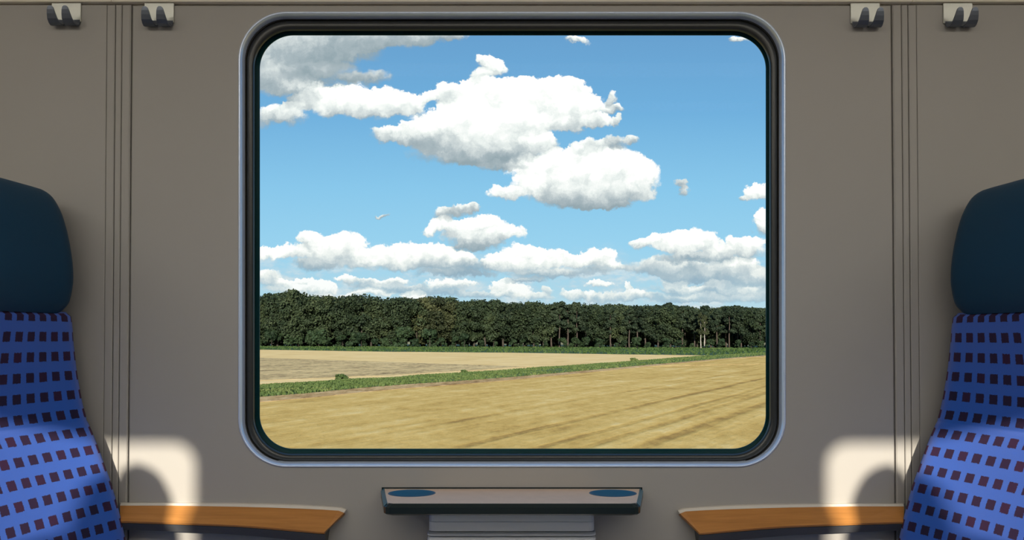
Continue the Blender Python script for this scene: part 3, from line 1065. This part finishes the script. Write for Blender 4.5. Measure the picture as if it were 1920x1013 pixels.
# golden field between the railway and the grass strip
nf = [G(px, low(px) + 1, 0.0) for px in PXS]
V = nf + [Vector((-70, 3.0, GZ)), Vector((120, 3.0, GZ))]
struct('stubble_field', (V, [tuple(range(len(PXS))) + (len(PXS) + 1, len(PXS))]), M['golden'])
region('brown_field', lambda p: low(p) + 9 * max(0.15, min(1, (1500 - p) / 1000)), lambda p: low(p) - 1, M['verge'], 0.012, 0.02)
region('pale_field', lambda p: upp(p) + 2, lambda p: clo(p) - 1 if p < 1325 else min(clo(p), upp(p)) - 0.3, M['pale'], 0.005, 0.03)
region('tilled_field', lambda p: max(min(upp(p) - 5 - 6 * max(0, (760 - p) / 270), 717), 671 + (p - 488) * 0.0335 + .3) if p < 1060 else 690 + (p - 1060) * -0.02,
       lambda p: 671 + (p - 488) * 0.0335 if p < 1060 else 689.8 + (p - 1060) * -0.02, M['tilled'], 0.016, 0.02)


def grass_strip(name, e0, e1, m, dz, nbl, hmin, hmax, label, cat, tall_edge=True):
    """bank of grass: a raised, uneven strip with upright blades on it"""
    V, Fc, n, rowsN = [], [], len(PXS), 7
    for r_ in range(rowsN):
        t = r_ / (rowsN - 1)
        for px in PXS:
            p = G(px, e0(px) + (e1(px) - e0(px)) * t, 0)
            h = dz * math.sin(math.pi * min(1, max(0.0, t * 0.9 + 0.05))) * (0.75 + 0.5 * mnoise.noise(p * 0.35))
            V.append(p + Vector((0, 0, max(0.01, h) if 0 < r_ < rowsN - 1 else -0.02)))
    for r_ in range(rowsN - 1):
        for i in range(n - 1):
            Fc.append((r_ * n + i, r_ * n + i + 1, (r_ + 1) * n + i + 1, (r_ + 1) * n + i))
    rnd = random.Random(nbl)
    for i in range(nbl):
        px = rnd.uniform(440, 1480)
        t = rnd.random() ** 0.8
        base = G(px, e0(px) + (e1(px) - e0(px)) * t, 0)
        clump = 0.5 + 0.5 * mnoise.noise(base * 0.22)
        hh = rnd.uniform(hmin, hmax) * (0.5 + clump)
        z0 = dz * math.sin(math.pi * min(1, t * 0.9 + 0.05)) * 0.8
        w = rnd.uniform(0.4, 0.9) * hh
        a = rnd.uniform(0, math.pi)
        dx, dy = math.cos(a) * w, math.sin(a) * w
        k0 = len(V)
        lean = Vector((rnd.uniform(-.3, .3) * hh, rnd.uniform(-.3, .3) * hh, 0))
        V += [base + Vector((-dx, -dy, z0 * 0.6)), base + Vector((dx, dy, z0 * 0.6)), base + Vector((dx * 0.5, dy * 0.5, z0 + hh)) + lean, base + Vector((-dx * 0.5, -dy * 0.5, z0 + hh * 0.8)) + lean]
        Fc.append((k0, k0 + 1, k0 + 2, k0 + 3))
    me = mesh_obj(name, V, Fc, m)
    return tag(me, label, cat, kind='stuff')


grass_strip('grass', low, upp, M['grass'], 0.20, 26000, 0.03, 0.13, 'green grass strip running across the stubble between the two fields', 'grass')
grass_strip('crop_grass', lambda p: max(clo(p), 656) if p < 1325 else clo(p) + 0.4, cup, M['crop'], 0.30, 12000, 0.08, 0.32, 'band of green crop at the foot of the distant wood', 'crop')


# ---- trees
def leaf_quads(rnd, V, Fc, c, nrm, s):
    t = nrm.orthogonal().normalized()
    b = nrm.cross(t)
    a = rnd.uniform(0, math.pi)
    u = (t * math.cos(a) + b * math.sin(a)) * s
    w = (b * math.cos(a) - t * math.sin(a)) * s * rnd.uniform(0.55, 0.9)
    k = len(V)
    V += [c - u * 0.6 - w * 0.3, c + u * 0.1 - w, c + u - w * 0.1, c + u * 0.2 + w, c - u * 0.5 + w * 0.7]
    Fc.append((k, k + 1, k + 2, k + 3, k + 4))


def crown_mesh(name, seed, w, h, z0, nblob, nleaf, size, m, style='round'):
    """foliage of one tree: clumps of leaves on many small boughs, unit tree about h tall"""
    rnd = random.Random(seed)
    V, Fc = [], []
    for i in range(nblob):
        t = rnd.random() ** 0.85
        z = z0 + (h - z0) * (0.04 + 0.90 * t)
        if style == 'round':
            prof = math.sin(math.pi * (0.12 + 0.80 * t)) ** 0.55
        elif style == 'pine':
            prof = (0.35 + 0.65 * math.sin(math.pi * (0.25 + 0.7 * t))) * (1.05 - 0.35 * t)
        else:
            prof = (1 - t * 0.75) ** 0.7
        a = rnd.uniform(0, 2 * math.pi)
        rr = w * 0.5 * prof * rnd.uniform(0.45, 1.0)
        br = w * rnd.uniform(0.13, 0.24) * (1.0 if style == 'round' else 0.75)
        c = Vector((rr * math.cos(a) * 0.85, rr * math.sin(a) * 0.85, min(z, h - br * 0.75)))
        for j in range(nleaf):
            d = Vector((rnd.gauss(0, 1), rnd.gauss(0, 1), rnd.gauss(0, 1))).normalized()
            d.z *= 0.72
            p = c + d * br * rnd.uniform(0.55, 1.12)
            if p.z < 0.05:
                continue
            nn = (d + Vector((rnd.gauss(0, .55), rnd.gauss(0, .55), rnd.gauss(0, .55) + 0.3))).normalized()
            leaf_quads(rnd, V, Fc, p, nn, size * rnd.uniform(0.6, 1.2))
    me = bpy.data.meshes.new(name)
    me.from_pydata([tuple(v) for v in V], [], Fc)
    me.materials.append(m)
    return me


def trunk_mesh(name, seed, h, r, m, lean=0.0):
    rnd = random.Random(seed)
    loops = []
    n = 8
    for i in range(7):
        t = i / 6
        rr = r * (1.25 - 0.95 * t) if i else r * 1.5
        cx, cy = lean * t * h + rnd.uniform(-1, 1) * r * 0.5, rnd.uniform(-1, 1) * r * 0.5
        loops.append([(cx + rr * math.cos(2 * math.pi * j / n), cy + rr * math.sin(2 * math.pi * j / n), h * t) for j in range(n)])
    v, f = loft(loops)
    me = bpy.data.meshes.new(name)
    me.from_pydata([tuple(p) for p in v], [], f)
    me.materials.append(m)
    for p in me.polygons:
        p.use_smooth = True
    return me


PROTO = {'broad': [], 'olive': [], 'pine': [], 'bush': []}
for i in range(6):
    PROTO['broad'].append((crown_mesh('crown', 20 + i, 9.0, 14.0, 1.2 + 0.5 * (i % 3), 34, 130, 0.36, M['leaf']), trunk_mesh('trunk', 60 + i, 9.5, 0.26, M['bark'])))
for i in range(2):
    PROTO['olive'].append((crown_mesh('crown', 30 + i, 8.0, 14.0, 1.5, 32, 130, 0.35, M['leaf_olive']), trunk_mesh('trunk', 70 + i, 9.5, 0.24, M['bark'])))
for i in range(4):
    PROTO['pine'].append((crown_mesh('crown', 40 + i, 5.6, 14.0, 5.0, 30, 100, 0.32, M['leaf_pine'], 'pine'), trunk_mesh('trunk', 80 + i, 12.0, 0.20, M['bark_red'])))
for i in range(4):
    PROTO['bush'].append((crown_mesh('crown', 50 + i, 5.0, 4.0, 0.1, 16, 80, 0.34, M['leaf_bush'], 'cone'), trunk_mesh('stem', 90 + i, 2.4, 0.08, M['bark'])))
BIRCH = (crown_mesh('crown', 48, 5.0, 14.0, 5.5, 26, 80, 0.36, M['leaf_olive'], 'pine'), trunk_mesh('trunk', 88, 11.5, 0.22, M['bark_pale']))


def plant_tree(name, proto, loc, h, hproto, rot, sxy, label, cat, group, trunk_name='trunk'):
    t = empty(name, loc, label, cat, group)
    s = h / hproto
    t.scale = (s * sxy, s * sxy, s)
    t.rotation_euler = (0, 0, rot)
    for nm, me in (('crown' if cat != 'bush' else 'foliage', proto[0]), (trunk_name, proto[1])):
        o = bpy.data.objects.new(nm, me)
        col.objects.link(o)
        o.parent = t
    return t


TOPS = [(200, 556), (380, 560), (440, 556), (488, 560), (505, 552), (522, 549), (555, 545), (580, 554), (600, 555), (615, 560), (640, 556), (680, 551), (720, 557), (770, 558), (800, 556), (835, 557), (860, 565), (885, 561),
        (915, 560), (950, 565), (1000, 567), (1050, 567), (1100, 570), (1150, 572), (1200, 573), (1260, 571), (1300, 573), (1330, 575), (1380, 574), (1436, 579), (1600, 582), (1760, 585)]
rnd = random.Random(11)


def wood_row(px, off):
    """point of the wood edge on the ground, off metres behind the front row"""
    p = G(px, 650.9 + max(0, (px - 488)) * 0.0030, 0)
    d = Vector((p.x - CAM.x, p.y - CAM.y, 0))
    k_ = (d.length + off) / d.length
    return Vector((CAM.x + d.x * k_, CAM.y + d.y * k_, GZ - 0.1))


def tree_height(px, p, jit):
    row = lerp_edge(TOPS, px) + jit
    dist = p.y - CAM.y
    return (P(px, row, p.y).z - GZ) * 1.0


px = 215.0
front = 0
while px < 1730:
    p = wood_row(px, rnd.uniform(0, 3))
    kind = 'pine' if (px > 1010 and rnd.random() < 0.62) else 'broad'
    if 800 < px < 850:
        kind = 'olive'
    h = tree_height(px, p, rnd.uniform(-3, 6))
    pr = rnd.choice(PROTO[kind])
    if kind == 'olive':
        plant_tree('broadleaf_tree', pr, p, h, 14.0, rnd.uniform(0, 6.28), rnd.uniform(0.9, 1.05), 'lighter olive green broadleaf tree in the front row of the wood, left of its middle', 'tree', 'olive trees in the wood')
    elif kind == 'pine':
        plant_tree('pine_tree', pr, p, h, 14.0, rnd.uniform(0, 6.28), rnd.uniform(0.95, 1.25), 'slim pine with a bare reddish trunk in the front row of the wood', 'tree', 'front row pines of the wood')
    else:
        plant_tree('broadleaf_tree', pr, p, h, 14.0, rnd.uniform(0, 6.28), rnd.uniform(0.85, 1.05), 'middling tall dark green broadleaf tree in the front row of the distant wood', 'tree', 'front row broadleaf trees of the wood')
    front += 1
    px += rnd.uniform(15, 24)
# the tallest tree, near the left end
p = wood_row(547, -1.0)
plant_tree('broadleaf_tree', PROTO['broad'][2], p, tree_height(547, p, -4), 14.0, 0.4, 0.78, 'tallest tree of the distant wood, with a domed crown, near its left end', 'tree', None)
# the rows behind close the gaps
for off, step, dh in ((10, 25, -2), (20, 27, 0), (30, 27, 1)):
    px = 216.0 + off
    while px < 1730:
        p = wood_row(px, off + rnd.uniform(-2, 2))
        kind = 'pine' if (px > 1010 and off < 20 and rnd.random() < 0.4) else 'broad'
        h = tree_height(px, p, rnd.uniform(-2, 6) + dh)
        pr = rnd.choice(PROTO[kind])
        plant_tree('pine_tree' if kind == 'pine' else 'broadleaf_tree', pr, p, h, 14.0, rnd.uniform(0, 6.28), rnd.uniform(0.95, 1.2),
                   'dark tree standing deeper in the wood behind its front row', 'tree', 'inner trees of the wood')
        px += rnd.uniform(step * 0.8, step * 1.25)
# the two pale birches near the right end
for i, (px, lab) in enumerate(((1314, 'pale trunked birch at the wood edge, left of the pair near the right end'), (1321, 'pale trunked birch at the wood edge, right of the pair near the right end'))):
    p = wood_row(px, -2.0)
    plant_tree('birch_tree', BIRCH, p, tree_height(px, p, 10 + 4 * i), 14.0, 1.0 + i * 2, 0.8, lab, 'tree', 'pair of birches')
# undergrowth inside the wood
for off in (13, 26):
    px = 300.0 + off
    while px < 1730:
        p = wood_row(px, off + rnd.uniform(-2, 2))
        plant_tree('bush', rnd.choice(PROTO['bush']), p, rnd.uniform(3.5, 5.5), 4.0, rnd.uniform(0, 6.28), rnd.uniform(0.9, 1.2),
                   'dark undergrowth bush inside the wood, behind its front trees', 'bush', 'undergrowth in the wood', 'stem')
        px += rnd.uniform(20, 28)
# bushes along the foot of the wood
px = 300.0
while px < 1730:
    p = wood_row(px, rnd.uniform(-3.5, -1))
    big = 1.35 if px < 900 else 0.75
    plant_tree('bush', rnd.choice(PROTO['bush']), p, rnd.uniform(1.8, 4.2) * big, 4.0, rnd.uniform(0, 6.28), rnd.uniform(0.8, 1.2),
               'leafy bush growing at the foot of the distant wood', 'bush', 'bushes at the foot of the wood', 'stem')
    px += rnd.uniform(14, 30) if px < 900 else rnd.uniform(16, 34)
TUFT = (crown_mesh('foliage', 57, 5.0, 2.0, 0.1, 26, 60, 0.30, M['grass'], 'cone'), trunk_mesh('stem', 97, 1.2, 0.06, M['bark']))
# three shrubs that stand out of the grass strip
for (px, row, h, lab) in ((1188, 678.5, 0.62, 'low olive bush on the far side of the grass strip, right of the middle'), (640, 714, 0.6, 'low green bush on the far side of the grass strip, left of the middle'),
                          (870, 700.5, 0.4, 'small dark bush on the grass strip near the middle of the view')):
    p = G(px, row, 0)
    plant_tree('bush', TUFT, p, h, 2.6, 0.7, 1.0, lab, 'bush', None, 'stem')
